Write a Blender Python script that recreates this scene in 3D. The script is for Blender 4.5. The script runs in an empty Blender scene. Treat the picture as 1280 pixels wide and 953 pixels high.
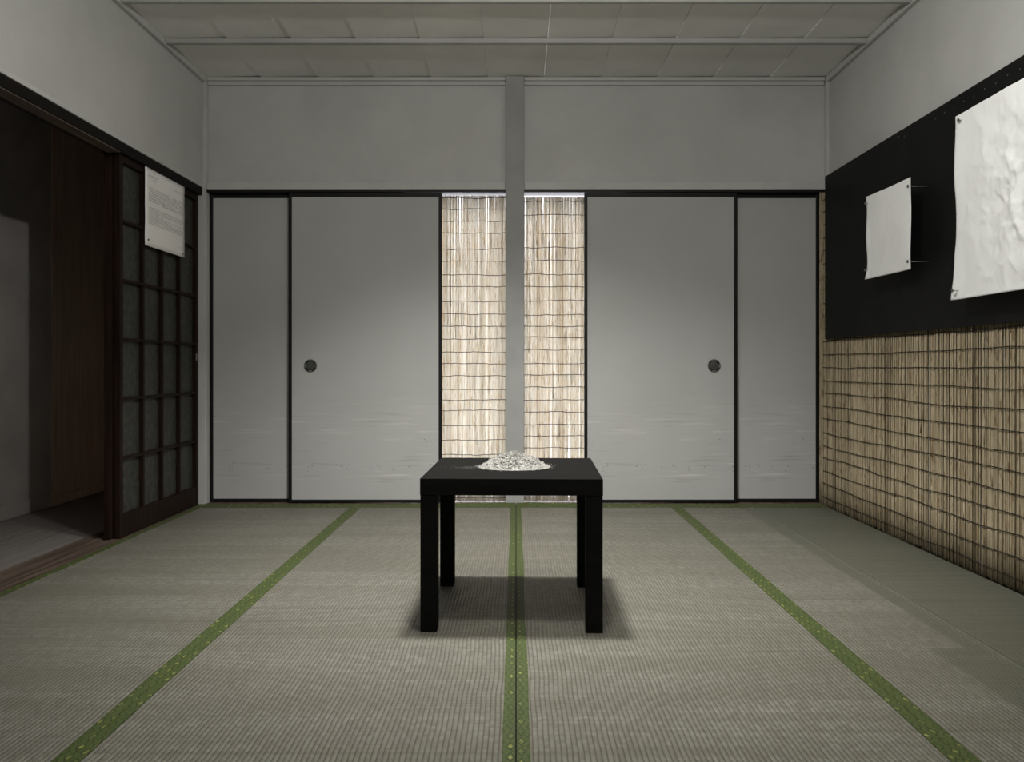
import bpy, bmesh, math, random
from mathutils import Vector, Matrix, noise
random.seed(11)
C = bpy.context.scene.collection
PI = math.pi
F = 1000.0            # focal length in pixels of the 1280 px wide frame
CAM_Z = 0.80

# ------------------------------------------------------------------ helpers
def tag(o, label=None, cat=None, group=None, kind=None):
    if label: o['label'] = label
    if cat: o['category'] = cat
    if group: o['group'] = group
    if kind: o['kind'] = kind
    return o

def link(name, bm, mat, parent=None, smooth=False, bevel=0.0, loc=None):
    me = bpy.data.meshes.new(name)
    bmesh.ops.recalc_face_normals(bm, faces=bm.faces)
    bm.to_mesh(me); bm.free()
    o = bpy.data.objects.new(name, me); C.objects.link(o)
    if mat: me.materials.append(mat)
    if smooth:
        for p in me.polygons: p.use_smooth = True
    if bevel > 0:
        m = o.modifiers.new('bevel', 'BEVEL'); m.width = bevel; m.segments = 2; m.limit_method = 'ANGLE'
    if parent: o.parent = parent
    if loc: o.location = loc
    return o

def empty(name, loc=(0, 0, 0), rz=0):
    o = bpy.data.objects.new(name, None); C.objects.link(o)
    o.location = loc; o.rotation_euler = (0, 0, rz); o.empty_display_size = 0.1
    return o

def box(bm, x0, x1, y0, y1, z0, z1):
    v = [bm.verts.new(p) for p in ((x0,y0,z0),(x1,y0,z0),(x1,y1,z0),(x0,y1,z0),(x0,y0,z1),(x1,y0,z1),(x1,y1,z1),(x0,y1,z1))]
    for f in ((0,3,2,1),(4,5,6,7),(0,1,5,4),(1,2,6,5),(2,3,7,6),(3,0,4,7)):
        bm.faces.new([v[i] for i in f])

def boxes(*bs):
    bm = bmesh.new()
    for b in bs: box(bm, *b)
    return bm

def tube(bm, pts, r, n=6, cap=True):
    rings = []
    for i, p in enumerate(pts):
        p = Vector(p)
        a = Vector(pts[max(i-1, 0)]); b = Vector(pts[min(i+1, len(pts)-1)])
        d = (b - a).normalized()
        u = d.orthogonal().normalized() if i == 0 else (u - d * u.dot(d)).normalized()
        w = d.cross(u)
        rr = r[i] if isinstance(r, (list, tuple)) else r
        rings.append([bm.verts.new(p + u*rr*math.cos(2*PI*k/n) + w*rr*math.sin(2*PI*k/n)) for k in range(n)])
    for a, b in zip(rings[:-1], rings[1:]):
        for k in range(n):
            bm.faces.new((a[k], a[(k+1) % n], b[(k+1) % n], b[k]))
    if cap:
        bm.faces.new(rings[0][::-1]); bm.faces.new(rings[-1])

def lathe_y(bm, prof, cx, cz, n=40):
    """profile of (radius, y) turned about an axis along Y"""
    rings = [[bm.verts.new((cx + r*math.cos(2*PI*k/n), y, cz + r*math.sin(2*PI*k/n))) for k in range(n)] for r, y in prof]
    for a, b in zip(rings[:-1], rings[1:]):
        for k in range(n):
            bm.faces.new((a[k], a[(k+1) % n], b[(k+1) % n], b[k]))
    bm.faces.new(rings[0]); bm.faces.new(rings[-1])

# ------------------------------------------------------------------ materials
def new_mat(name):
    m = bpy.data.materials.new(name); m.use_nodes = True
    nt = m.node_tree
    return m, nt, nt.nodes['Principled BSDF']

class N:
    """tiny node-building helper"""
    def __init__(s, nt): s.nt = nt
    def put(s, x, sock):
        if isinstance(x, bpy.types.NodeSocket): s.nt.links.new(x, sock)
        else: sock.default_value = x
    def math(s, op, a, b=None, c=None, clamp=False):
        n = s.nt.nodes.new('ShaderNodeMath'); n.operation = op; n.use_clamp = clamp
        s.put(a, n.inputs[0])
        if b is not None: s.put(b, n.inputs[1])
        if c is not None: s.put(c, n.inputs[2])
        return n.outputs[0]
    def obj(s):
        return s.nt.nodes.new('ShaderNodeTexCoord').outputs['Object']
    def pos(s):
        return s.nt.nodes.new('ShaderNodeNewGeometry').outputs['Position']
    def sep(s, v):
        n = s.nt.nodes.new('ShaderNodeSeparateXYZ'); s.put(v, n.inputs[0]); return n.outputs
    def comb(s, x, y, z):
        n = s.nt.nodes.new('ShaderNodeCombineXYZ')
        for i, a in enumerate((x, y, z)): s.put(a, n.inputs[i])
        return n.outputs[0]
    def scale(s, v, sc):
        n = s.nt.nodes.new('ShaderNodeMapping'); s.put(v, n.inputs['Vector']); n.inputs['Scale'].default_value = sc
        return n.outputs[0]
    def noise(s, v, sc=1, detail=3, rough=.5):
        n = s.nt.nodes.new('ShaderNodeTexNoise'); s.put(v, n.inputs['Vector'])
        n.inputs['Scale'].default_value = sc; n.inputs['Detail'].default_value = detail; n.inputs['Roughness'].default_value = rough
        return n.outputs['Fac']
    def vor(s, v, sc=1):
        n = s.nt.nodes.new('ShaderNodeTexVoronoi'); s.put(v, n.inputs['Vector']); n.inputs['Scale'].default_value = sc
        return n.outputs
    def white(s, v):
        n = s.nt.nodes.new('ShaderNodeTexWhiteNoise'); s.put(v, n.inputs['Vector']); return n.outputs['Value']
    def rng(s, x, a, b, c=0.0, d=1.0, smooth=False):
        n = s.nt.nodes.new('ShaderNodeMapRange'); s.put(x, n.inputs[0])
        n.inputs[1].default_value = a; n.inputs[2].default_value = b; n.inputs[3].default_value = c; n.inputs[4].default_value = d
        if smooth: n.interpolation_type = 'SMOOTHSTEP'
        return n.outputs[0]
    def mix(s, f, a, b, mode='MIX'):
        n = s.nt.nodes.new('ShaderNodeMix'); n.data_type = 'RGBA'; n.blend_type = mode
        s.put(f, n.inputs[0])
        for x, i in ((a, 6), (b, 7)):
            if isinstance(x, tuple) and len(x) == 3: x = (*x, 1)
            s.put(x, n.inputs[i])
        return n.outputs[2]
    def bump(s, h, dist, strength=1.0):
        n = s.nt.nodes.new('ShaderNodeBump'); s.put(h, n.inputs['Height'])
        n.inputs['Distance'].default_value = dist; n.inputs['Strength'].default_value = strength
        return n.outputs[0]

def paint(name, col, rough=.8, var=.06, scale=3.0, bump=.0006, spec=.2):
    m, nt, p = new_mat(name); h = N(nt)
    co = h.pos()
    n1 = h.noise(co, scale, 4, .6)
    dark = tuple(c*(1-var*2) for c in col); light = tuple(min(1, c*(1+var)) for c in col)
    h.put(h.mix(h.rng(n1, .3, .7), dark, light), p.inputs['Base Color'])
    p.inputs['Roughness'].default_value = rough
    p.inputs['Specular IOR Level'].default_value = spec
    h.put(h.bump(h.noise(co, 60, 4, .6), bump), p.inputs['Normal'])
    return m

def wood(name, dark, light, axis='z', rough=.6, spec=.3):
    m, nt, p = new_mat(name); h = N(nt)
    sc = {'z': (45, 45, 2.5), 'y': (45, 2.5, 45), 'x': (2.5, 45, 45)}[axis]
    n1 = h.noise(h.scale(h.pos(), sc), 1, 5, .6)
    h.put(h.mix(h.rng(n1, .3, .72), dark, light), p.inputs['Base Color'])
    p.inputs['Roughness'].default_value = rough; p.inputs['Specular IOR Level'].default_value = spec
    h.put(h.bump(n1, .0008), p.inputs['Normal'])
    return m

M = {}
M['wall'] = paint('painted_plaster', (.50, .497, .472), .85, .05, 2.2, .0008)
M['trim'] = paint('painted_trim', (.51, .507, .485), .7, .04, 4, .0004)
M['batten'] = paint('painted_batten', (.42, .417, .40), .75, .05, 5, .0004)
M['post'] = paint('painted_post', (.335, .333, .318), .7, .05, 5, .0005)
M['ceiling'] = paint('painted_boards', (.80, .795, .765), .8, .04, 2.5, .0006)
M['corridor_wall'] = paint('corridor_plaster', (.36, .335, .31), .9, .10, 3, .001)
M['corridor_floor'] = wood('corridor_boards', (.14, .125, .115), (.25, .23, .21), 'y', .55)
M['sill'] = wood('worn_sill_wood', (.045, .03, .022), (.15, .11, .085), 'y', .6)
M['darkwood'] = wood('dark_stained_wood', (.006, .0036, .0028), (.026, .012, .0075), 'z', .6, .15)
M['darkbeam'] = wood('dark_beam_wood', (.005, .004, .0034), (.010, .007, .0055), 'y', .65, .15)
M['lacquer'] = paint('black_lacquer', (.007, .007, .0072), .5, .1, 8, .0002, .25)
M['brownwall'] = wood('brown_corridor_panel', (.36, .27, .20), (.52, .42, .33), 'z', .7)
M['metal'] = paint('dull_steel', (.30, .30, .29), .45, .1, 40, .0001, .5)
M['metal'].node_tree.nodes['Principled BSDF'].inputs['Metallic'].default_value = .6
M['nailhead'] = paint('dark_nail_head', (.10, .10, .095), .5, .1, 60, .0001, .4)
M['ink'] = paint('printing_ink', (.66, .65, .635), .9, .05, 20, 0.0, .05)
M['string'] = paint('dark_binding_cord', (.030, .027, .024), .9, .2, 60, .0002, .05)

def m_fusuma():
    m, nt, p = new_mat('fusuma_paper'); h = N(nt)
    co = h.obj(); x, y, z = h.sep(co)
    base = h.mix(h.rng(h.noise(co, 2.5, 4), .3, .7), (.41, .408, .39), (.445, .442, .425))
    # printed mist: long thin level streaks in the lower third of the sheet
    st = h.noise(h.scale(co, (2.6, 1, 55)), 1, 3, .55)
    band = h.math('MULTIPLY', h.rng(z, .06, .16, 0, 1, True), h.rng(z, .48, .66, 1, 0, True))
    patch = h.rng(h.noise(h.scale(co, (1.6, 1, 5)), 1, 2), .36, .58, 0, 1, True)
    k = h.math('MULTIPLY', band, patch)
    lo = h.math('MULTIPLY', h.rng(st, .30, .44, 1, 0, True), k)
    hi = h.math('MULTIPLY', h.rng(st, .56, .70, 0, 1, True), k)
    c = h.mix(h.math('MULTIPLY', lo, .55), base, (.27, .255, .235))
    c = h.mix(h.math('MULTIPLY', hi, .75), c, (.60, .58, .54))
    # printed flecks gathered in two level rows
    v = h.vor(h.scale(co, (60, 1, 60)), 1)
    fl = h.rng(v[0], .16, .26, 1, 0)
    keep = h.math('GREATER_THAN', h.white(v[1]), .45)
    row1 = h.math('MULTIPLY', h.rng(z, .165, .19, 0, 1, True), h.rng(z, .215, .24, 1, 0, True))
    row2 = h.math('MULTIPLY', h.rng(z, .33, .345, 0, 1, True), h.rng(z, .365, .385, 1, 0, True))
    cl1 = h.rng(h.noise(h.scale(co, (3.2, 1, 1)), 1, 2), .42, .55, 0, 1)
    rows = h.math('MAXIMUM', row1, h.math('MULTIPLY', row2, cl1))
    fk = h.math('MULTIPLY', h.math('MULTIPLY', fl, keep), rows)
    c = h.mix(h.math('MULTIPLY', fk, .7), c, (.14, .135, .12))
    h.put(c, p.inputs['Base Color'])
    p.inputs['Roughness'].default_value = .75; p.inputs['Specular IOR Level'].default_value = .2
    h.put(h.bump(h.noise(co, 90, 3), .0002), p.inputs['Normal'])
    return m
M['fusuma'] = m_fusuma()

def m_rush(name, faded=False):
    m, nt, p = new_mat(name); h = N(nt)
    co = h.pos(); x, y, z = h.sep(co)
    per = .0118
    wob = h.math('MULTIPLY', h.math('SUBTRACT', h.noise(h.scale(co, (1.5, 4, 1)), 1, 2), .5), .014)
    u = h.math('DIVIDE', h.math('ADD', x, wob), per)
    cell = h.math('FLOOR', u); fu = h.math('SUBTRACT', u, cell)
    rib = h.math('SINE', h.math('MULTIPLY', fu, PI))             # one woven rib
    rib = h.math('POWER', rib, .55)
    off = h.math('MULTIPLY', h.math('MODULO', cell, 2.0), .5)
    vv = h.math('ADD', h.math('ADD', h.math('DIVIDE', y, .016), h.math('MULTIPLY', h.noise(h.scale(co, (40, 25, 1)), 1, 1), 1.6)), off)
    row = h.math('FLOOR', vv)
    rnd = h.white(h.comb(cell, row, 0.0))
    streak = h.noise(h.scale(co, (.9, 75, 1)), 1, 3, .6)          # rushes of different age
    broad = h.noise(h.scale(co, (.7, 6.5, 1)), 1, 3, .6)
    c = h.mix(h.rng(streak, .28, .72), (.160, .154, .126), (.250, .245, .208))
    c = h.mix(h.math('MULTIPLY', h.rng(broad, .40, .60), .75), c, (.150, .145, .113))
    c = h.mix(h.math('MULTIPLY', rnd, .62), c, (.118, .107, .084))
    thin = h.rng(h.noise(h.scale(co, (.5, 30, 1)), 1, 1), .66, .72, 0, .5)
    c = h.mix(thin, c, (.105, .097, .073))
    if faded:
        # unbleached, greener rush where furniture long kept the light off
        far = h.math('GREATER_THAN', y, 2.27)
        edge = h.math('ADD', 1.172, h.math('MULTIPLY', far, .098))
        e2 = h.math('ADD', edge, h.math('MULTIPLY', h.math('SUBTRACT', h.noise(h.scale(co, (3, 3, 1)), 1, 3), .5), .03))
        g = h.rng(h.math('SUBTRACT', x, e2), -.008, .012, 0, 1, True)
        c2 = h.mix(h.rng(streak, .28, .72), (.096, .098, .071), (.138, .139, .107))
        c = h.mix(h.math('MULTIPLY', g, .92), c, c2)
    gap = h.rng(rib, .10, .80, .55, 0)
    c = h.mix(gap, c, (.062, .056, .041))
    h.put(c, p.inputs['Base Color'])
    p.inputs['Roughness'].default_value = .5; p.inputs['Specular IOR Level'].default_value = .25
    hh = h.math('ADD', rib, h.math('ADD', h.math('MULTIPLY', rnd, .5), h.math('MULTIPLY', streak, .5)))
    h.put(h.bump(hh, .0024, .85), p.inputs['Normal'])
    return m
M['rush'] = m_rush('woven_rush')
M['rush_faded'] = m_rush('woven_rush_with_unfaded_area', True)

def m_border():
    m, nt, p = new_mat('green_brocade_edging'); h = N(nt)
    co = h.pos(); x, y, z = h.sep(co)
    u = h.math('DIVIDE', h.math('ADD', x, .0005), .0225); v = h.math('ADD', h.math('DIVIDE', y, .047), h.math('MULTIPLY', h.noise(h.scale(co, (30, 8, 1)), 1, 1), .5))
    v = h.math('ADD', v, h.math('MULTIPLY', h.math('MODULO', h.math('FLOOR', u), 2.0), .5))
    cu, cv = h.math('FLOOR', u), h.math('FLOOR', v)
    du = h.math('ABSOLUTE', h.math('SUBTRACT', h.math('SUBTRACT', u, cu), .5))
    dv = h.math('ABSOLUTE', h.math('SUBTRACT', h.math('SUBTRACT', v, cv), .5))
    d = h.math('ADD', du, dv)
    rnd = h.white(h.comb(cu, cv, 3.0))
    line = h.rng(h.math('ABSOLUTE', h.math('SUBTRACT', d, .40)), .03, .09, 1, 0)
    core = h.math('MULTIPLY', h.math('MULTIPLY', h.rng(d, .16, .30, 1, 0), h.rng(h.noise(co, 130, 2), .35, .6)), h.math('GREATER_THAN', rnd, .40))
    base = h.mix(h.rng(h.noise(co, 220, 3), .3, .7), (.043, .062, .015), (.086, .108, .038))
    c = h.mix(h.math('MULTIPLY', line, .85), base, (.022, .034, .009))
    c = h.mix(h.math('MULTIPLY', core, h.rng(rnd, .40, 1, .25, .85)), c, (.34, .33, .10))
    h.put(c, p.inputs['Base Color'])
    p.inputs['Roughness'].default_value = .6; p.inputs['Specular IOR Level'].default_value = .25
    h.put(h.bump(h.math('ADD', core, h.noise(co, 500, 2)), .0006), p.inputs['Normal'])
    return m
M['border'] = m_border()

def m_reed(name, pale, mid, dark, transl):
    m, nt, p = new_mat(name); h = N(nt)
    co = h.pos(); x, y, z = h.sep(co)
    r = nt.nodes.new('ShaderNodeNewGeometry').outputs['Random Per Island']
    a = h.math('ADD', x, y)
    along = h.noise(h.comb(h.math('MULTIPLY', r, 90), h.math('MULTIPLY', a, 30), h.math('MULTIPLY', z, 7)), 1, 3, .6)
    c = h.mix(h.rng(along, .35, .65), mid, pale)
    c = h.mix(h.rng(r, .80, 1.0, 0, .55 if transl else .75), c, dark)
    spot = h.noise(h.comb(h.math('MULTIPLY', r, 300), h.math('MULTIPLY', a, 60), h.math('MULTIPLY', z, 14)), 1, 2, .6)
    c = h.mix(h.rng(spot, .57, .66, 0, .85), c, dark)
    c = h.mix(h.rng(spot, .74, .78, 0, .7), c, tuple(q*.45 for q in dark))
    h.put(c, p.inputs['Base Color'])
    p.inputs['Roughness'].default_value = .5; p.inputs['Specular IOR Level'].default_value = .25
    if transl:
        t = nt.nodes.new('ShaderNodeBsdfTranslucent'); h.put(c, t.inputs[0])
        ms = nt.nodes.new('ShaderNodeMixShader'); ms.inputs[0].default_value = transl
        nt.links.new(p.outputs[0], ms.inputs[1]); nt.links.new(t.outputs[0], ms.inputs[2])
        nt.links.new(ms.outputs[0], nt.nodes['Material Output'].inputs['Surface'])
    return m
M['reed_wall'] = m_reed('tan_reed', (.455, .385, .265), (.35, .285, .18), (.19, .13, .07), 0)
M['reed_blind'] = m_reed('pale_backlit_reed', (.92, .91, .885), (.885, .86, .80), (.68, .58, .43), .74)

def m_paper(name, col):
    m, nt, p = new_mat(name); h = N(nt); co = h.obj()
    h.put(h.mix(h.rng(h.noise(co, 6, 4), .3, .7), tuple(c*.96 for c in col), col), p.inputs['Base Color'])
    p.inputs['Roughness'].default_value = .75; p.inputs['Specular IOR Level'].default_value = .2
    h.put(h.bump(h.noise(co, 22, 5, .6), .0016), p.inputs['Normal'])
    return m
M['paper'] = m_paper('white_drawing_paper', (.88, .88, .86))
M['notice'] = m_paper('notice_paper', (.92, .89, .86))

def m_table():
    m, nt, p = new_mat('black_foil_finish'); h = N(nt); co = h.obj()
    n1 = h.noise(h.scale(co, (4, 60, 60)), 1, 4, .6)
    h.put(h.mix(h.rng(n1, .3, .7), (.0085, .0084, .0080), (.0120, .0118, .0110)), p.inputs['Base Color'])
    h.put(h.rng(n1, .3, .7, .52, .62), p.inputs['Roughness'])
    p.inputs['IOR'].default_value = 1.04; p.inputs['Specular IOR Level'].default_value = .5
    return m
M['table'] = m_table()

def m_ash():
    m, nt, p = new_mat('pale_crumbly_ash'); h = N(nt); co = h.obj()
    c = h.mix(h.rng(h.noise(co, 150, 4, .65), .36, .60), (.17, .163, .146), (.40, .39, .36))
    sp = h.vor(co, 130)
    c = h.mix(h.math('MULTIPLY', h.rng(sp[0], .18, .30, 1, 0), h.math('GREATER_THAN', h.white(sp[1]), .72)), c, (.07, .066, .058))
    h.put(c, p.inputs['Base Color'])
    p.inputs['Roughness'].default_value = .95; p.inputs['Specular IOR Level'].default_value = .1
    h.put(h.bump(h.noise(co, 420, 4, .7), .003), p.inputs['Normal'])
    return m
M['ash'] = m_ash()

def m_glass():
    m, nt, p = new_mat('frosted_figured_glass'); h = N(nt); co = h.obj()
    n1 = h.noise(co, 34, 3, .5)
    h.put(h.mix(h.rng(n1, .42, .62), (.030, .031, .027), (.055, .055, .048)), p.inputs['Base Color'])
    p.inputs['Roughness'].default_value = .45; p.inputs['Specular IOR Level'].default_value = .3
    h.put(h.bump(n1, .002), p.inputs['Normal'])
    return m
M['glass'] = m_glass()

# ------------------------------------------------------------------ the room
XL, XR, YB, YF, ZC = -1.81, 1.81, 4.63, -0.85, 2.472
def struct(name, bm, mat, **k):
    o = link(name, bm, mat, **k); o['kind'] = 'structure'; return o

struct('floor', boxes((-1.82, 1.95, YF, 4.60, -.06, -.009)), M['darkbeam'])
struct('sill_back', boxes((-1.90, 1.84, 4.601, 4.84, -.06, .006)), M['sill'], bevel=.002)

# ceiling: lapped boards running into the depth, painted
bm = bmesh.new()
k0 = -6
for k in range(k0, 7):
    a, b = .164 + .327*(k-.0) - .327, .164 + .327*k
    a, b = max(a, -1.90), min(b, 1.90)
    if b - a < .02: continue
    b -= .0022; z0, z1 = ZC + .006, ZC - .0005
    vs = [bm.verts.new(p) for p in ((a, YF, z1), (b+.0, YF, z0), (b, 4.72, z0), (a, 4.72, z1))]
    vt = [bm.verts.new((v.co.x, v.co.y, ZC + .03)) for v in vs]
    bm.faces.new(vs[::-1]); bm.faces.new(vt)
    for i in range(4):
        j = (i+1) % 4
        bm.faces.new((vs[i], vs[j], vt[j], vt[i]))
struct('ceiling', bm, M['ceiling'])
tn = [0]
def trim(bm, mat='trim', **k):
    tn[0] += 1
    return struct('trim_%d' % tn[0], bm, M[mat], **k)
yb = 4.085
while yb > YF:                                    # slender battens under the boards
    trim(boxes((XL+.025, XR-.025, yb-.014, yb+.014, ZC-.026, ZC-.001)), 'batten', bevel=.004)
    yb -= .46
# upper back wall, post, lintel, cornice
struct('wall_back', boxes((-1.90, 1.90, 4.650, 4.86, 1.824, ZC+.02)), M['wall'])
struct('light_block_left', boxes((-1.90, -.68, 4.84, 4.86, -.06, 1.824)), M['wall'])  # unseen sheet added to stop sky light leaking round the panels
struct('light_block_right', boxes((.68, 1.90, 4.84, 4.86, -.06, 1.824)), M['wall'])  # same added light block behind the right-hand panels
trim(boxes((-.060, .047, 4.605, 4.72, .0, ZC)), 'post', bevel=.003)                                  # centre post
trim(boxes((-1.785, -.061, 4.617, 4.649, 1.822, 1.866)), bevel=.003)
trim(boxes((.048, 1.79, 4.617, 4.649, 1.822, 1.866)), bevel=.003)
trim(boxes((-.080, -.0605, 4.640, 4.6495, 1.867, 2.43)), bevel=.002)
trim(boxes((.0475, .060, 4.640, 4.6495, 1.867, 2.43)), bevel=.002)
for a, b in ((-1.785, -.061), (.048, 1.785)):                                                   # cornice, two steps
    trim(boxes((a, b, 4.618, 4.649, 2.452, ZC-.0005), (a, b, 4.632, 4.649, 2.430, 2.4525)), bevel=.003)
trim(boxes((-1.809, -1.786, 4.612, 4.649, 1.824, ZC-.001)), bevel=.003)                      # corner strips
trim(boxes((1.791, 1.8095, 4.612, 4.649, 1.824, ZC-.001)), bevel=.003)
trim(boxes((-1.899, -1.789, 4.606, 4.72, .0, 1.8235)), bevel=.004)                            # white corner post left
trim(boxes((-1.788, -.0605, 4.622, 4.72, 1.806, 1.8215)), 'lacquer')                             # black upper track
trim(boxes((.0475, 1.806, 4.622, 4.72, 1.806, 1.8215)), 'lacquer')
trim(boxes((1.768, 1.806, 4.632, 4.72, .007, 1.8055)), 'lacquer')                               # black jamb right
# side walls
struct('wall_right', boxes((XR, XR+.12, YF, 4.86, -.06, ZC+.03)), M['wall'])
struct('wall_left', boxes((XL-.10, XL, YF, 4.649, 1.830, ZC+.03), (XL-.10, XL, YF, .90, -.06, 1.8305)), M['wall'])
struct('wall_front', boxes((-1.93, 1.93, YF-.1, YF, -.06, ZC+.03)), M['wall'])
trim(boxes((XL+.0005, XL+.024, YF, 4.611, 2.440, ZC-.0005)), bevel=.004)
trim(boxes((XR-.024, XR-.0005, YF, 4.611, 2.440, ZC-.0005)), bevel=.004)
trim(boxes((XL+.0005, XL+.006, .9, 4.605, 1.8305, 1.850)), bevel=.002)
trim(boxes((XL-.095, XL+.004, .9, 4.605, 1.784, 1.829)), 'darkbeam', bevel=.003)            # dark lintel over the doorway
trim(boxes((XL-.06, XL+.0, .9, 3.66, 1.778, 1.7835)), 'sill', bevel=.001)
# doorway sill with two grooves
bm = boxes((-2.00, -1.965, .9, 4.60, -.06, .004), (-1.965, -1.945, .9, 4.60, -.06, -.004), (-1.945, -1.900, .9, 4.60, -.06, .004),
           (-1.900, -1.880, .9, 4.60, -.06, .0), (-1.880, -1.8205, .9, 4.60, -.06, .002))
trim(bm, 'sill')
# the passage beyond the doorway
struct('floor_corridor', boxes((-2.68, -2.0005, .3, 5.25, -.06, -.001)), M['corridor_floor'])
struct('wall_corridor', boxes((-2.78, -2.665, .3, 4.585, -.06, 2.42)), M['corridor_wall'])
struct('wall_corridor_end', boxes((-2.78, -1.91, 5.25, 5.35, -.06, 2.42)), M['brownwall'])
struct('wall_corridor_panel', boxes((-2.78, -2.655, 4.5855, 5.2495, -.06, 2.42)), M['brownwall'])
struct('wall_corridor_near', boxes((-2.78, -1.91, .2, .2995, -.06, 2.42)), M['corridor_wall'])
struct('wall_corridor_return', boxes((-1.935, -1.9005, 4.606, 5.25, -.06, 2.42)), M['brownwall'])
struct('ceiling_corridor', boxes((-2.78, -1.9105, .2, 5.35, 2.4205, 2.46)), M['brownwall'])
struct('baseboard_corridor', boxes((-2.6645, -2.652, .3, 4.555, 0, .078)), M['corridor_wall'], bevel=.002)
trim(boxes((-2.6645, -2.635, 4.557, 4.585, 0, .085), (-2.6545, -2.640, 4.5855, 5.249, 0, .05)), 'brownwall', bevel=.002)

# ------------------------------------------------------------------ rush mats with green edging
mats = [(-1.818, -.9105, 'leftmost woven rush mat with green edging, beside the wooden doorway sill'),
        (-.9095, -.0017, 'woven rush mat left of the centre seam, under the black table left legs'),
        (.0017, .9095, 'woven rush mat right of the centre seam, under the black table right legs'),
        (.9105, 1.7715, 'rightmost woven rush mat with a greener unfaded area, along the reed screen')]
def wav(y, ph, a=.004): return a*(noise.noise(Vector((ph, y*1.7, 0))) + .5*noise.noise(Vector((ph+9, y*5, 0))))
def strip(bm, f0, f1, y0, y1, z0, z1, n=60):
    rows = []
    for i in range(n+1):
        y = y0 + (y1-y0)*i/n
        a, b = f0(y), f1(y)
        rows.append([bm.verts.new(p) for p in ((a, y, z0), (a, y, z1), ((a+b)/2, y, z1+.0007), (b, y, z1), (b, y, z0))])
    for r, s in zip(rows[:-1], rows[1:]):
        for k in range(5):
            bm.faces.new((r[k], r[(k+1) % 5], s[(k+1) % 5], s[k]))
    bm.faces.new(rows[0]); bm.faces.new(rows[-1][::-1])
YM = 4.600
for i, (a, b, lab) in enumerate(mats):
    bm = bmesh.new()
    if i == 3:
        xs = [a, 1.0, 1.2, 1.325, 1.334, 1.340, 1.346, 1.355, 1.5, b]; zs = [0, 0, 0, 0, .0015, .0034, .0015, 0, 0, 0]
    else:
        xs = [a, b]; zs = [0, 0]
    ny = 30
    g = [[bm.verts.new((x + (wav(YF+(YM-YF)*j/ny, 5, .006) if 1.33 < x < 1.35 else 0), YF+.001+(YM-YF)*j/ny, z-.001)) for x, z in zip(xs, zs)] for j in range(ny+1)]
    for r, s in zip(g[:-1], g[1:]):
        for k in range(len(xs)-1): bm.faces.new((r[k], r[k+1], s[k+1], s[k]))
    ret = bmesh.ops.extrude_face_region(bm, geom=bm.faces[:])
    for v in ret['geom']:
        if isinstance(v, bmesh.types.BMVert): v.co.z = -.0085
    mo = link('rush_mat', bm, M['rush_faded'] if i == 3 else M['rush'])
    tag(mo, lab, 'mat', 'rush mats laid side by side')
    w = .028 if i in (1, 2) else .030
    L = (lambda y, a=a, i=i: a), (lambda y, a=a, i=i, w=w: a + w + wav(y, i*3+1))
    R = (lambda y, b=b, i=i, w=w: b - w + wav(y, i*3+2)), (lambda y, b=b: b)
    zt = .0012
    bm = bmesh.new(); strip(bm, L[0], L[1], YF+.002, YM-.066, -.001, zt); link('edging', bm, M['border'], mo)
    if i < 3:
        bm = bmesh.new(); strip(bm, R[0], R[1], YF+.002, YM-.066, -.001, zt); link('edging', bm, M['border'], mo)
    bm = bmesh.new()
    nb = 24; rows = []
    for q in range(nb+1):
        x = a + (b-a)*q/nb
        y0 = YM - .066 + .006*noise.noise(Vector((x*4, 3, i)))
        rows.append([bm.verts.new(p) for p in ((x, y0, -.001), (x, y0, zt), (x, YM-.001, zt+.006+.008*math.exp(-(x/.50)**2)), (x, YM-.001, -.001))])
    for r, s in zip(rows[:-1], rows[1:]):
        for k in range(4): bm.faces.new((r[k], r[(k+1) % 4], s[(k+1) % 4], s[k]))
    bm.faces.new(rows[0]); bm.faces.new(rows[-1][::-1])
    link('end_edging', bm, M['border'], mo)

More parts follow.
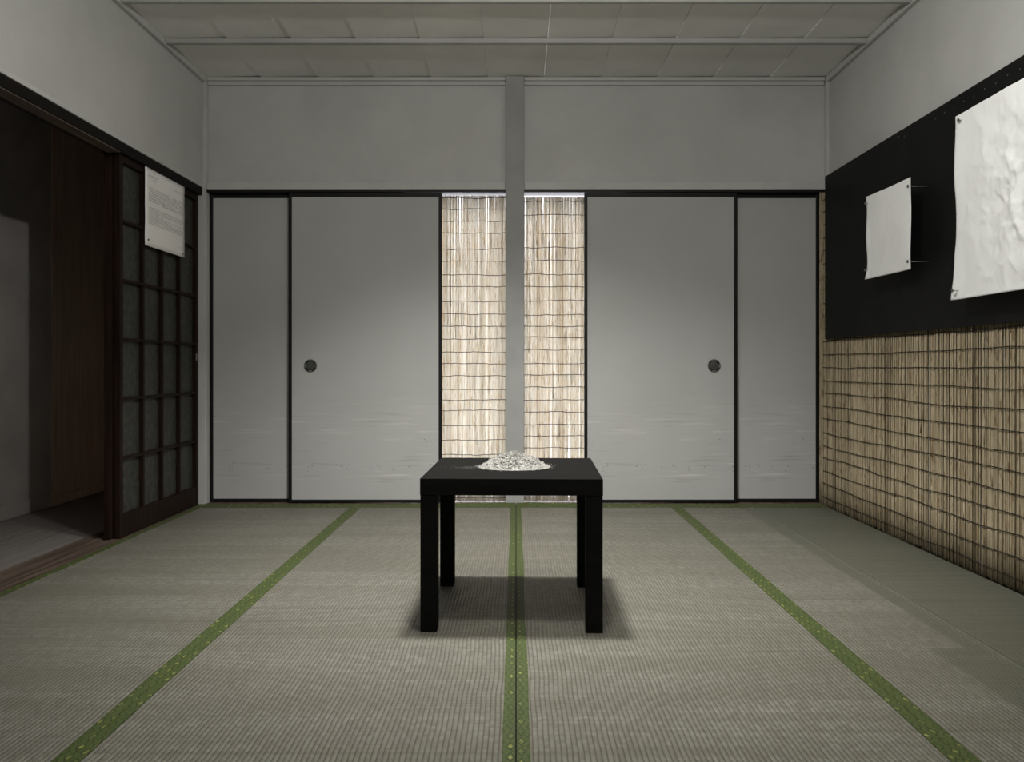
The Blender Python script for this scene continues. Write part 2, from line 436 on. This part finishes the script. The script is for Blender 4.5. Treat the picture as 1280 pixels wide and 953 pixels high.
# ------------------------------------------------------------------ papered sliding panels
def panel(x0, x1, y, label, pull=None, z0=.0105, z1=1.8045, th=.022):
    root = empty('sliding_panel', ((x0+x1)/2, y, z0))
    tag(root, label, 'sliding door', 'papered sliding panels of the back wall')
    hw, H = (x1-x0)/2, z1-z0
    link('paper_sheet', boxes((-hw+.015, hw-.015, .004, th-.003, .014, H-.016)), M['fusuma'], root)
    for s in (-1, 1):
        a, b = (-hw, -hw+.018) if s < 0 else (hw-.018, hw)
        link('stile', boxes((a, b, 0, th, 0, H)), M['lacquer'], root, bevel=.0025)
    link('rail', boxes((-hw+.0181, hw-.0181, 0.0005, th, H-.024, H)), M['lacquer'], root, bevel=.002)
    link('rail', boxes((-hw+.0181, hw-.0181, 0.0005, th, 0, .017)), M['lacquer'], root, bevel=.002)
    if pull is not None:
        px = pull - (x0+x1)/2; pz = .803 - z0
        bm = bmesh.new()
        lathe_y(bm, [(.036, .006), (.038, .002), (.0375, .0), (.034, -.0012), (.0315, .0), (.030, .0032), (.012, .0034), (.001, .0034)], px, pz)
        ring = link('finger_pull', bm, M['pull_ring'], root, smooth=True); ring['label'] = 'round dark metal finger pull'
        bm = bmesh.new(); lathe_y(bm, [(.026, .0032), (.0255, .0010), (.022, .0004), (.001, .0004)], px, pz)
        link('dished_plate', bm, M['pull_plate'], ring, smooth=True)
        # four dark slots of the rim
        bm = bmesh.new()
        for q in range(4):
            am = PI/4 + q*PI/2
            ang = [am + t*.07 for t in range(-6, 7)]
            vi = [bm.verts.new((px + .0275*math.cos(t), -.0013, pz + .0275*math.sin(t))) for t in ang]
            vo = [bm.verts.new((px + .0335*math.cos(t), -.0013, pz + .0335*math.sin(t))) for t in ang]
            wi = [bm.verts.new((v.co.x, .002, v.co.z)) for v in vi]; wo = [bm.verts.new((v.co.x, .002, v.co.z)) for v in vo]
            for t in range(12):
                bm.faces.new((vi[t], vi[t+1], vo[t+1], vo[t])); bm.faces.new((wi[t], wi[t+1], vi[t+1], vi[t])); bm.faces.new((vo[t], vo[t+1], wo[t+1], wo[t]))
            bm.faces.new((vi[0], vo[0], wo[0], wi[0])); bm.faces.new((vi[12], wi[12], wo[12], vo[12]))
        link('rim_inlay', bm, M['lacquer'], ring)
    return root
M['pull_ring'] = paint('grey_metal_ring', (.13, .13, .122), .5, .1, 60, .0001, .4)
M['pull_plate'] = paint('dark_metal_dish', (.055, .055, .05), .5, .1, 60, .0001, .4)
panel(-1.784, -.90, 4.663, 'grey papered sliding panel at the far left, half hidden behind its neighbour')
panel(-1.316, -.430, 4.630, 'grey papered sliding panel with round pull, left of the left reed blind', -1.190)
panel(.396, 1.280, 4.630, 'grey papered sliding panel with round pull, right of the right reed blind', 1.147)
panel(.90, 1.766, 4.663, 'grey papered sliding panel at the far right, half hidden behind its neighbour')

# ------------------------------------------------------------------ reeds and cords
def reeds(bm, along, n, z0, z1, r0, jz0, jz1, seg=9, rows=3, sides=5, jit=.35, taper=.25):
    """along(t, d) -> (x, y): t in 0..1 along the screen, d offset towards the viewer"""
    for i in range(n):
        t = (i + random.uniform(-jit, jit)) / (n-1)
        d = random.uniform(-.5, .5)*r0*2.2 + (i % rows)*r0*.9
        r = r0*random.uniform(.7, 1.2)
        a, b = z0 + random.uniform(0, jz0), z1 - random.uniform(0, jz1)
        lean = random.gauss(0, .0022 if jit > .3 else .0009); ph = random.uniform(0, 9)
        pts, rr = [], []
        for k in range(seg+1):
            z = a + (b-a)*k/seg
            x, y = along(t, d)
            o = lean*(k/seg-.5)*2 + (.0016 if jit > .3 else .0009)*noise.noise(Vector((ph, z*3, i)))
            x2, y2 = along(t + .001, d)
            L = math.hypot(x2-x, y2-y); ux, uy = (x2-x)/L, (y2-y)/L
            pts.append((x + ux*o, y + uy*o, z)); rr.append(r*random.uniform(.9, 1.06)*(1 - taper*k/seg))
        tube(bm, pts, rr, sides)
        # a leaf sheath wrapped round some reeds
        if random.random() < .35:
            zz = random.uniform(a+.1, b-.25)
            kk = (zz-a)/(b-a); j = min(int(kk*seg), seg-1)
            p = Vector(pts[j]).lerp(Vector(pts[j+1]), kk*seg-j)
            p2 = p + Vector((0, 0, random.uniform(.05, .16)))
            tube(bm, [p, p2], [r*1.22, r*1.08], sides)
def cord(parent, along, t0, t1, z, d, r=.0016, amp=.005, ph=0, n=90, loose=False):
    bm = bmesh.new(); pts = []
    for k in range(n+1):
        t = t0 + (t1-t0)*k/n
        x, y = along(t, d + .0009*math.sin(k*2.1+ph))
        zz = z + amp*(noise.noise(Vector((t*5, ph, 1))) + .5*noise.noise(Vector((t*16, ph, 4))))
        pts.append((x, y, zz))
    if loose:  # knotted tail at one end
        x, y, zz = pts[-1]; tube(bm, [(x, y-.002, zz), (x+.001, y-.005, zz-.010), (x-.002, y-.004, zz-.020)], r*.9, 5)
    tube(bm, pts, r, 5)
    return link('binding_cord', bm, M['string'], parent)

# the two backlit blinds hanging behind the gaps
def blind(xa, xb, label, zs, ztop, tail_left):
    root = empty('reed_blind', ((xa+xb)/2, 4.685, .0065))
    tag(root, label, 'blind', 'pale reed blinds lit from behind')
    cx, cz = root.location.x, root.location.z
    al = lambda t, d: (xa + (xb-xa)*t - cx, -d)
    bm = bmesh.new(); reeds(bm, al, int((xb-xa)/.0020), .0, ztop-cz, .0025, .012, .007, jit=.18, taper=.06)
    o = link('reeds', bm, M['reed_blind'], root, smooth=True)
    o['kind'] = 'stuff'
    for k, z in enumerate(zs):
        a, b = (.0, 1.0) if tail_left is None else ((1.0, 0.0) if tail_left else (0.0, 1.0))
        cord(root, al, a, b, z-cz, .0085, .0018, .006, k*1.37+xa, 40, True)
    return root
zpx = lambda v, s=1000/4.685: CAM_Z + (458-v)/s
zl = [zpx(v) for v in (248,262,277,292,312,327,344,358.5,377,393,408,424,440.5,455,470,487,500,513,532,550,568,585,603,622)]
zr = [zpx(v) for v in (252,269.5,292,310,326,343.5,358.5,376,394,408.5,422,437.5,454.5,469,484,500,515,531,545.5,560,578,597,618)]
blind(-.66, -.058, 'pale reed blind in the gap left of the centre post', zl, 1.800, False)
blind(.046, .66, 'pale reed blind in the gap right of the centre post', zr, 1.792, True)

# the reed screen standing along the right wall
rs = empty('reed_screen', (1.787, 4.62, .0))
tag(rs, 'tall tan reed screen standing along the right wall, below the black boards', 'reed screen')
Ys0, Ys1 = 4.622, 1.30
al = lambda t, d: (-d, (Ys1-Ys0)*t)
bm = bmesh.new(); reeds(bm, al, int((Ys0-Ys1)/.0042), -.0085, 1.812, .0032, .020, .03, seg=10)
o = link('reeds', bm, M['reed_wall'], rs, smooth=True); o['kind'] = 'stuff'
z = .048; k = 0
while z < 1.80:
    cord(rs, al, -.001, 1.0, z, .0125, .0019, .011, k*2.3, 160)
    z += .0745; k += 1
# bare bundle of reeds bound at the screen's edge
bm = bmesh.new()
for q in range(4):
    px, py = (-.004 - .008*q, .004 + .002*(q % 2))
    tube(bm, [(px + .001*noise.noise(Vector((q, k2*.7, 0))), py, .004 + 1.80*k2/10) for k2 in range(11)], .0042, 6)
o = link('edge_reed', bm, M['reed_edge'] if 'reed_edge' in M else M['reed_wall'], rs, smooth=True)

# ------------------------------------------------------------------ lattice doors on the left
def lattice_door(xf, y0, y1, label):
    root = empty('lattice_door', (xf, y0, .004))
    tag(root, label, 'sliding door', 'dark lattice doors of the doorway')
    W, H, T = y1-y0, 1.776, .030
    st = .030
    for a, b in ((0, st), (W-st, W)):
        link('stile', boxes((-T, 0, a, b, 0, H)), M['darkwood'], root, bevel=.002)
    link('rail', boxes((-T+.001, -.001, st+.0002, W-st-.0002, .0, .105)), M['darkwood'], root, bevel=.002)
    link('rail', boxes((-T+.001, -.001, st+.0002, W-st-.0002, 1.745, H)), M['darkwood'], root, bevel=.002)
    bm = bmesh.new()
    for k in range(1, 4):
        yc = st + (W-2*st)*k/4
        box(bm, -.022, -.003, yc-.008, yc+.008, .1052, 1.7448)
    for z in (.366, .644, .921, 1.197, 1.474):
        box(bm, -.020, -.0045, st+.0002, W-st-.0002, z-.007, z+.007)
    link('lattice', bm, M['darkwood'], root)
    link('glass_panes', boxes((-.026, -.0235, st-.004, W-st+.004, .100, 1.748)), M['glass'], root)
    return root
d1 = lattice_door(-1.826, 3.69, 4.600, 'dark brown lattice door with frosted panes and a paper notice')
bm = bmesh.new(); box(bm, 0, .003, .872, .884, .83, .868); 
lk = link('latch', bm, M['metal'], d1, bevel=.001); lk['label'] = 'small pale metal latch'
d2 = lattice_door(-1.860, 3.668, 4.578, 'dark lattice door slid behind the noticed door, only its edge showing')

# ------------------------------------------------------------------ notice sheet on the door
# sheet corners measured on the door face
ny0, ny1 = 3.915, 4.394
def notice():
    x = -1.8195; y0, y1 = 3.922, 4.388; zt0 = 1.786; zb0 = 1.395
    root = empty('paper_notice', (x, y0, zb0))
    W, H = y1-y0, zt0-zb0
    tag(root, 'small white printed notice pinned to the lattice door beside the doorway', 'notice')
    bm = bmesh.new(); nx, nz = 14, 14; g = []
    for j in range(nz+1):
        g.append([bm.verts.new((.0015*noise.noise(Vector((i*.3, j*.3, 2))) + .001, W*i/nx, H*j/nz)) for i in range(nx+1)])
    for j in range(nz):
        for i in range(nx): bm.faces.new((g[j][i], g[j][i+1], g[j+1][i+1], g[j+1][i]))
    s = link('sheet', bm, M['notice'], root, smooth=True)
    md = s.modifiers.new('thick', 'SOLIDIFY'); md.thickness = .0005; md.offset = 0
    rnd = random.Random(4)
    def block(nm, lines):
        bm = bmesh.new()
        for za, ya, yb, ht, fill in lines:
            y = ya
            while y < yb:
                w = rnd.uniform(.004, .016)
                if rnd.random() < fill:
                    box(bm, .0034, .0038, y, min(y+w, yb), za, za+ht*rnd.uniform(.75, 1.1))
                y += w + rnd.uniform(.0012, .0035)
        link(nm, bm, M['ink'], root)
    block('printed_heading', [(.350, .03, .13, .005, 1.1)])
    block('printed_subheading', [(.337, .09, .12, .004, .9)])
    block('printed_dateline', [(.337, .335, .44, .004, .8)])
    block('printed_paragraph', [(.288-.0125*q, .035, .445, .0062, .95) for q in range(6)])
    for a, n, e in ((0, 4, .2), (4, 2, .3), (6, 3, .445)):
        block('printed_paragraph', [(.192-.0098*(a+q), .035, e if q == n-1 else .445, .0042, .95) for q in range(n)])
    block('printed_signature', [(.045, .40, .445, .003, .9), (.036, .41, .445, .003, .9)])
    for nm, yy, zz, lb in (('a', .030, .030, 'dark pin at the lower left corner of the printed notice'), ('b', .436, .018, 'dark pin at the lower right corner of the printed notice')):
        bm = bmesh.new()
        tube(bm, [(-.006, 0, 0), (.003, 0, 0), (.0032, 0, 0), (.0062, 0, 0)], [.001, .001, .0055, .0045], 12)
        pn = link('drawing_pin', bm, M['nailhead'], None, loc=(x, y0+yy, zb0+zz))
        tag(pn, lb, 'pin', 'pins of the printed notice')
    return root
notice()

# ------------------------------------------------------------------ black boards on the right wall
M['board'] = paint('black_painted_board', (.0055, .0055, .0053), .6, .25, 6, .0006, .2)
M['board_far'] = M['board']
XBRD = 1.755
def board(y0, y1, z0, z1, label, screws):
    root = empty('wall_board', (XBRD, y0, z0))
    tag(root, label, 'board', 'black painted boards on the right wall')
    link('panel', boxes((0, .014, 0, y1-y0, 0, z1-z0)), M['board'], root, bevel=.001)
    for yy, zz in screws:
        bm = bmesh.new(); tube(bm, [(.004, 0, 0), (-.0008, 0, 0), (-.0014, 0, 0)], [.0030, .0030, .002], 10)
        link('screw', bm, M['nailhead'], root, loc=(0, yy, zz))
    # battens the board is fixed to, over the reeds
    return root
board(3.648, 4.545, .955, 1.878, 'black painted wall board in the far right corner beside the sliding panels', [(.03, .90), (.018, .896), (.86, .03), (.03, .03)])
board(1.825, 3.647, .955, 1.877, 'black painted wall board behind the white papers, nearer the viewer', [(1.82-.30-.07*q, .880 + .004*(q % 2)) for q in range(11)] + [(1.79, .884)])

# ------------------------------------------------------------------ white papers standing off the boards on nails
def paper(name, y0, y1, z0, z1, x, label, crumple, seed, skew=(0, 0, 0, 0), n=(48, 48), lean=0):
    """y1 is the far edge; skew = height offsets of far-top, near-top, far-bottom, near-bottom"""
    bm = bmesh.new(); nx, nz = n; g = []
    for j in range(nz+1):
        row = []; tz = j/nz
        for i in range(nx+1):
            ty = i/nx
            y = y0 + (y1-y0)*ty
            zb = z0 + skew[3]*(1-ty) + skew[2]*ty; zt = z1 + skew[1]*(1-ty) + skew[0]*ty
            zz = zb + (zt-zb)*tz
            e = min(ty, 1-ty)
            p = Vector((ty*3, tz*3, seed))
            dx = .005*noise.noise(p*.8)
            c = crumple*math.exp(-(((ty-.60)/.24)**2 + ((tz-.5)/.42)**2))
            pp = Vector(((y)*8, zz*8, seed)); q = noise.turbulence(pp, 5, True)
            dx += c*(q-.4)
            # diagonal fold fans
            dx += .25*crumple*(1-abs(2*((ty*1.3+tz*.8) % .5)/.5-1))*math.exp(-((tz-.35)/.3)**2)
            # far edge and corners curl off the plane
            dx -= .007*max(0, ty-.93)/.07*(.3 + math.sin(tz*5+seed)**2)
            yw = y + .002*math.sin(tz*6.0+seed)*(1 if ty > .5 else .6) + lean*(1-tz)**1.3*ty + .010*max(0, .12-tz)/.12*max(0, ty-.7)/.3
            row.append(bm.verts.new((dx, yw, zz)))
        g.append(row)
    for j in range(nz):
        for i in range(nx): bm.faces.new((g[j][i], g[j][i+1], g[j+1][i+1], g[j+1][i]))
    o = link(name, bm, M['paper'], None, smooth=True, loc=(x, 0, 0))
    md = o.modifiers.new('thick', 'SOLIDIFY'); md.thickness = .0006; md.offset = 0
    tag(o, label, 'paper')
    return o
XP = 1.668
paper('blank_paper', 3.380, 3.795, 1.208, 1.600, XP, 'small blank white paper held off the black board on long nails', .006, 2.2, (.004, .0, .005, .002))
paper('crumpled_paper', 2.14, 3.030, 1.054, 1.754, XP, 'large crumpled white paper held off the black board, at the right edge', .034, 7.7, (-.008, .0, -.002, .0), (130, 100), .018)
def nail(y, z, xh, label, group):
    bm = bmesh.new()
    tube(bm, [(xh-.001, 0, 0), (XBRD+.006, 0, 0)], .0021, 8)
    r = link('nail', bm, M['metal'], None, smooth=True, loc=(0, y, z))
    bm = bmesh.new(); tube(bm, [(xh-.0040, 0, 0), (xh-.0036, 0, 0), (xh-.0014, 0, 0), (xh-.0010, 0, 0)], [.003, .0068, .0070, .003], 14)
    h = link('head', bm, M['nailhead'], r); h['label'] = 'dark flat nail head'
    tag(r, label, 'nail', group)
g1 = 'long nails through the small blank paper'
nail(3.398, 1.565, XP-.002, 'long steel nail through the top near corner of the small blank paper', g1)
nail(3.400, 1.245, XP-.002, 'long steel nail through the bottom near corner of the small blank paper', g1)
nail(3.785, 1.570, XP-.014, 'long steel nail at the top far corner of the small blank paper', g1)
nail(3.790, 1.255, XP-.014, 'long steel nail at the bottom far corner of the small blank paper', g1)
g2 = 'nails through the large crumpled paper'
nail(2.995, 1.722, XP-.010, 'steel nail through the top far corner of the large crumpled paper', g2)
nail(3.018, 1.085, XP-.020, 'steel nail through the bottom far corner of the large crumpled paper', g2)

# ------------------------------------------------------------------ table
TH = .462
tb = empty('side_table', (-.0075, 2.675, .0), math.radians(-1.4))
tag(tb, 'square black side table with thick top, standing in the middle of the mats', 'table')
link('tabletop', boxes((-.275, .275, -.275, .275, TH-.050, TH)), M['table'], tb, bevel=.0012)
for sx in (-1, 1):
    for sy in (-1, 1):
        a, b = sorted((sx*.274, sx*.224)); c, d = sorted((sy*.274, sy*.224))
        link('leg', boxes((a, b, c, d, 0, TH-.0505)), M['table'], tb, bevel=.0012)

# ------------------------------------------------------------------ heap of ash on the table
hp = empty('ash_pile', (-.008, 2.700, TH))
tag(hp, 'low heap of pale crumbly ash in the middle of the black table top', 'ash pile')
PITS = [(random.Random(q*7+3).uniform(-.07, .07), random.Random(q*13+1).uniform(-.085, .02), random.Random(q*5+2).uniform(.004, .0085)) for q in range(16)]
def pit(x, y): return sum(.010*math.exp(-((x-a)**2+(y-b)**2)/(r*r)) for a, b, r in PITS)
def hgt(x, y):
    a = math.atan2(y, x)
    R = .112*(1 + .10*noise.noise(Vector((math.cos(a)*1.3, math.sin(a)*1.3, 5))))
    d = math.hypot(x*.93, y*1.05)/R
    if d >= 1.02: return 0
    core = .046*max(0, 1-d**1.75)**1.15
    lump = noise.turbulence(Vector((x*55, y*55, 3)), 4, True)-.45
    fine = noise.noise(Vector((x*190, y*190, 8)))
    return max(0, core*(1 + .20*lump) + (.0070*lump + .0020*fine)*min(1, (1.02-d)*4) + .0012 - pit(x, y))
bm = bmesh.new(); nr, na = 60, 150
ctr = bm.verts.new((0, 0, hgt(0, 0))); prev = None
for i in range(1, nr+1):
    r = .134*i/nr
    ring = [bm.verts.new((r*math.cos(2*PI*k/na), r*math.sin(2*PI*k/na), hgt(r*math.cos(2*PI*k/na), r*math.sin(2*PI*k/na)))) for k in range(na)]
    for k in range(na):
        if prev is None: bm.faces.new((ctr, ring[k], ring[(k+1) % na]))
        else: bm.faces.new((prev[k], ring[k], ring[(k+1) % na], prev[(k+1) % na]))
    prev = ring
bmesh.ops.delete(bm, geom=[f for f in bm.faces if all(v.co.z <= 1e-6 for v in f.verts)], context='FACES')
for v in bm.verts: v.co.z = max(v.co.z, .0001)
mound = link('mound', bm, M['ash'], hp, smooth=False)
bm = bmesh.new(); rnd = random.Random(9)
def crumb(x, y, z, r):
    m = bmesh.ops.create_icosphere(bm, subdivisions=1, radius=r)
    for v in m['verts']:
        v.co *= rnd.uniform(.7, 1.25); v.co.z *= .8
        v.co += Vector((x, y, z))
for q in range(520):
    a = rnd.uniform(0, 2*PI); rr = .100*math.sqrt(rnd.random()); x, y = rr*math.cos(a), rr*math.sin(a)
    crumb(x, y, hgt(x, y)+.0005, rnd.uniform(.0014, .0042))
for q in range(900):
    a = rnd.uniform(0, 2*PI); rr = .100 + abs(rnd.gauss(0, .016)); x, y = rr*math.cos(a)*1.05, rr*math.sin(a)*.97
    s = rnd.uniform(.0004, .0014); crumb(x, y, s*.55 + hgt(x, y), s)
for q in range(160):
    x, y = rnd.gauss(-.15, .035), rnd.gauss(-.03, .025); s = rnd.uniform(.0003, .0009); crumb(x, y, s*.55, s)
cr = link('crumbs', bm, M['ash'], hp); cr['kind'] = 'stuff'

# ------------------------------------------------------------------ light
def lamp(name, loc, watts, r, col):
    l = bpy.data.lights.new(name, 'POINT'); l.energy = watts; l.shadow_soft_size = r; l.color = col
    o = bpy.data.objects.new(name, l); C.objects.link(o); o.location = loc
    return o
def spot(name, loc, aim, watts, r, col, half, blend=1.0):
    l = bpy.data.lights.new(name, 'SPOT'); l.energy = watts; l.shadow_soft_size = r; l.color = col
    l.spot_size = math.radians(2*half); l.spot_blend = blend
    o = bpy.data.objects.new(name, l); C.objects.link(o); o.location = loc
    o.rotation_euler = (Vector(aim)-Vector(loc)).to_track_quat('-Z', 'Y').to_euler()
    return o
spot('table_lamp', (-.07, 2.60, 2.22), (.02, 3.30, 0), 300, .095, (1.0, .99, .97), 54)
spot('paper_fill_spot', (.35, 1.45, 2.30), (1.70, 2.65, 1.5), 42, .05, (1.0, .995, .975), 40)  # added fill spot that brightens the large paper, not a known fitting
lamp('room_lamp', (.08, 1.88, 2.22), 58, .03, (1.0, .99, .97))
w = bpy.data.worlds.new('daylight'); bpy.context.scene.world = w; w.use_nodes = True
bg = w.node_tree.nodes['Background']; bg.inputs[0].default_value = (.93, .93, 1.0, 1); bg.inputs[1].default_value = 5.4

# ------------------------------------------------------------------ camera
cam = bpy.data.cameras.new('camera'); co = bpy.data.objects.new('camera', cam); C.objects.link(co)
co.location = (0, 0, CAM_Z); co.rotation_euler = (PI/2, 0, 0)
cam.sensor_width = 36; cam.lens = 36*F/1280
cam.shift_x = -5/1280; cam.shift_y = -18.5/1280
cam.clip_start = .02
s = bpy.context.scene; s.camera = co
s.view_settings.view_transform = 'Standard'; s.view_settings.look = 'None'
s.view_settings.gamma = 1; s.view_settings.exposure = 0; s.view_settings.use_curve_mapping = False
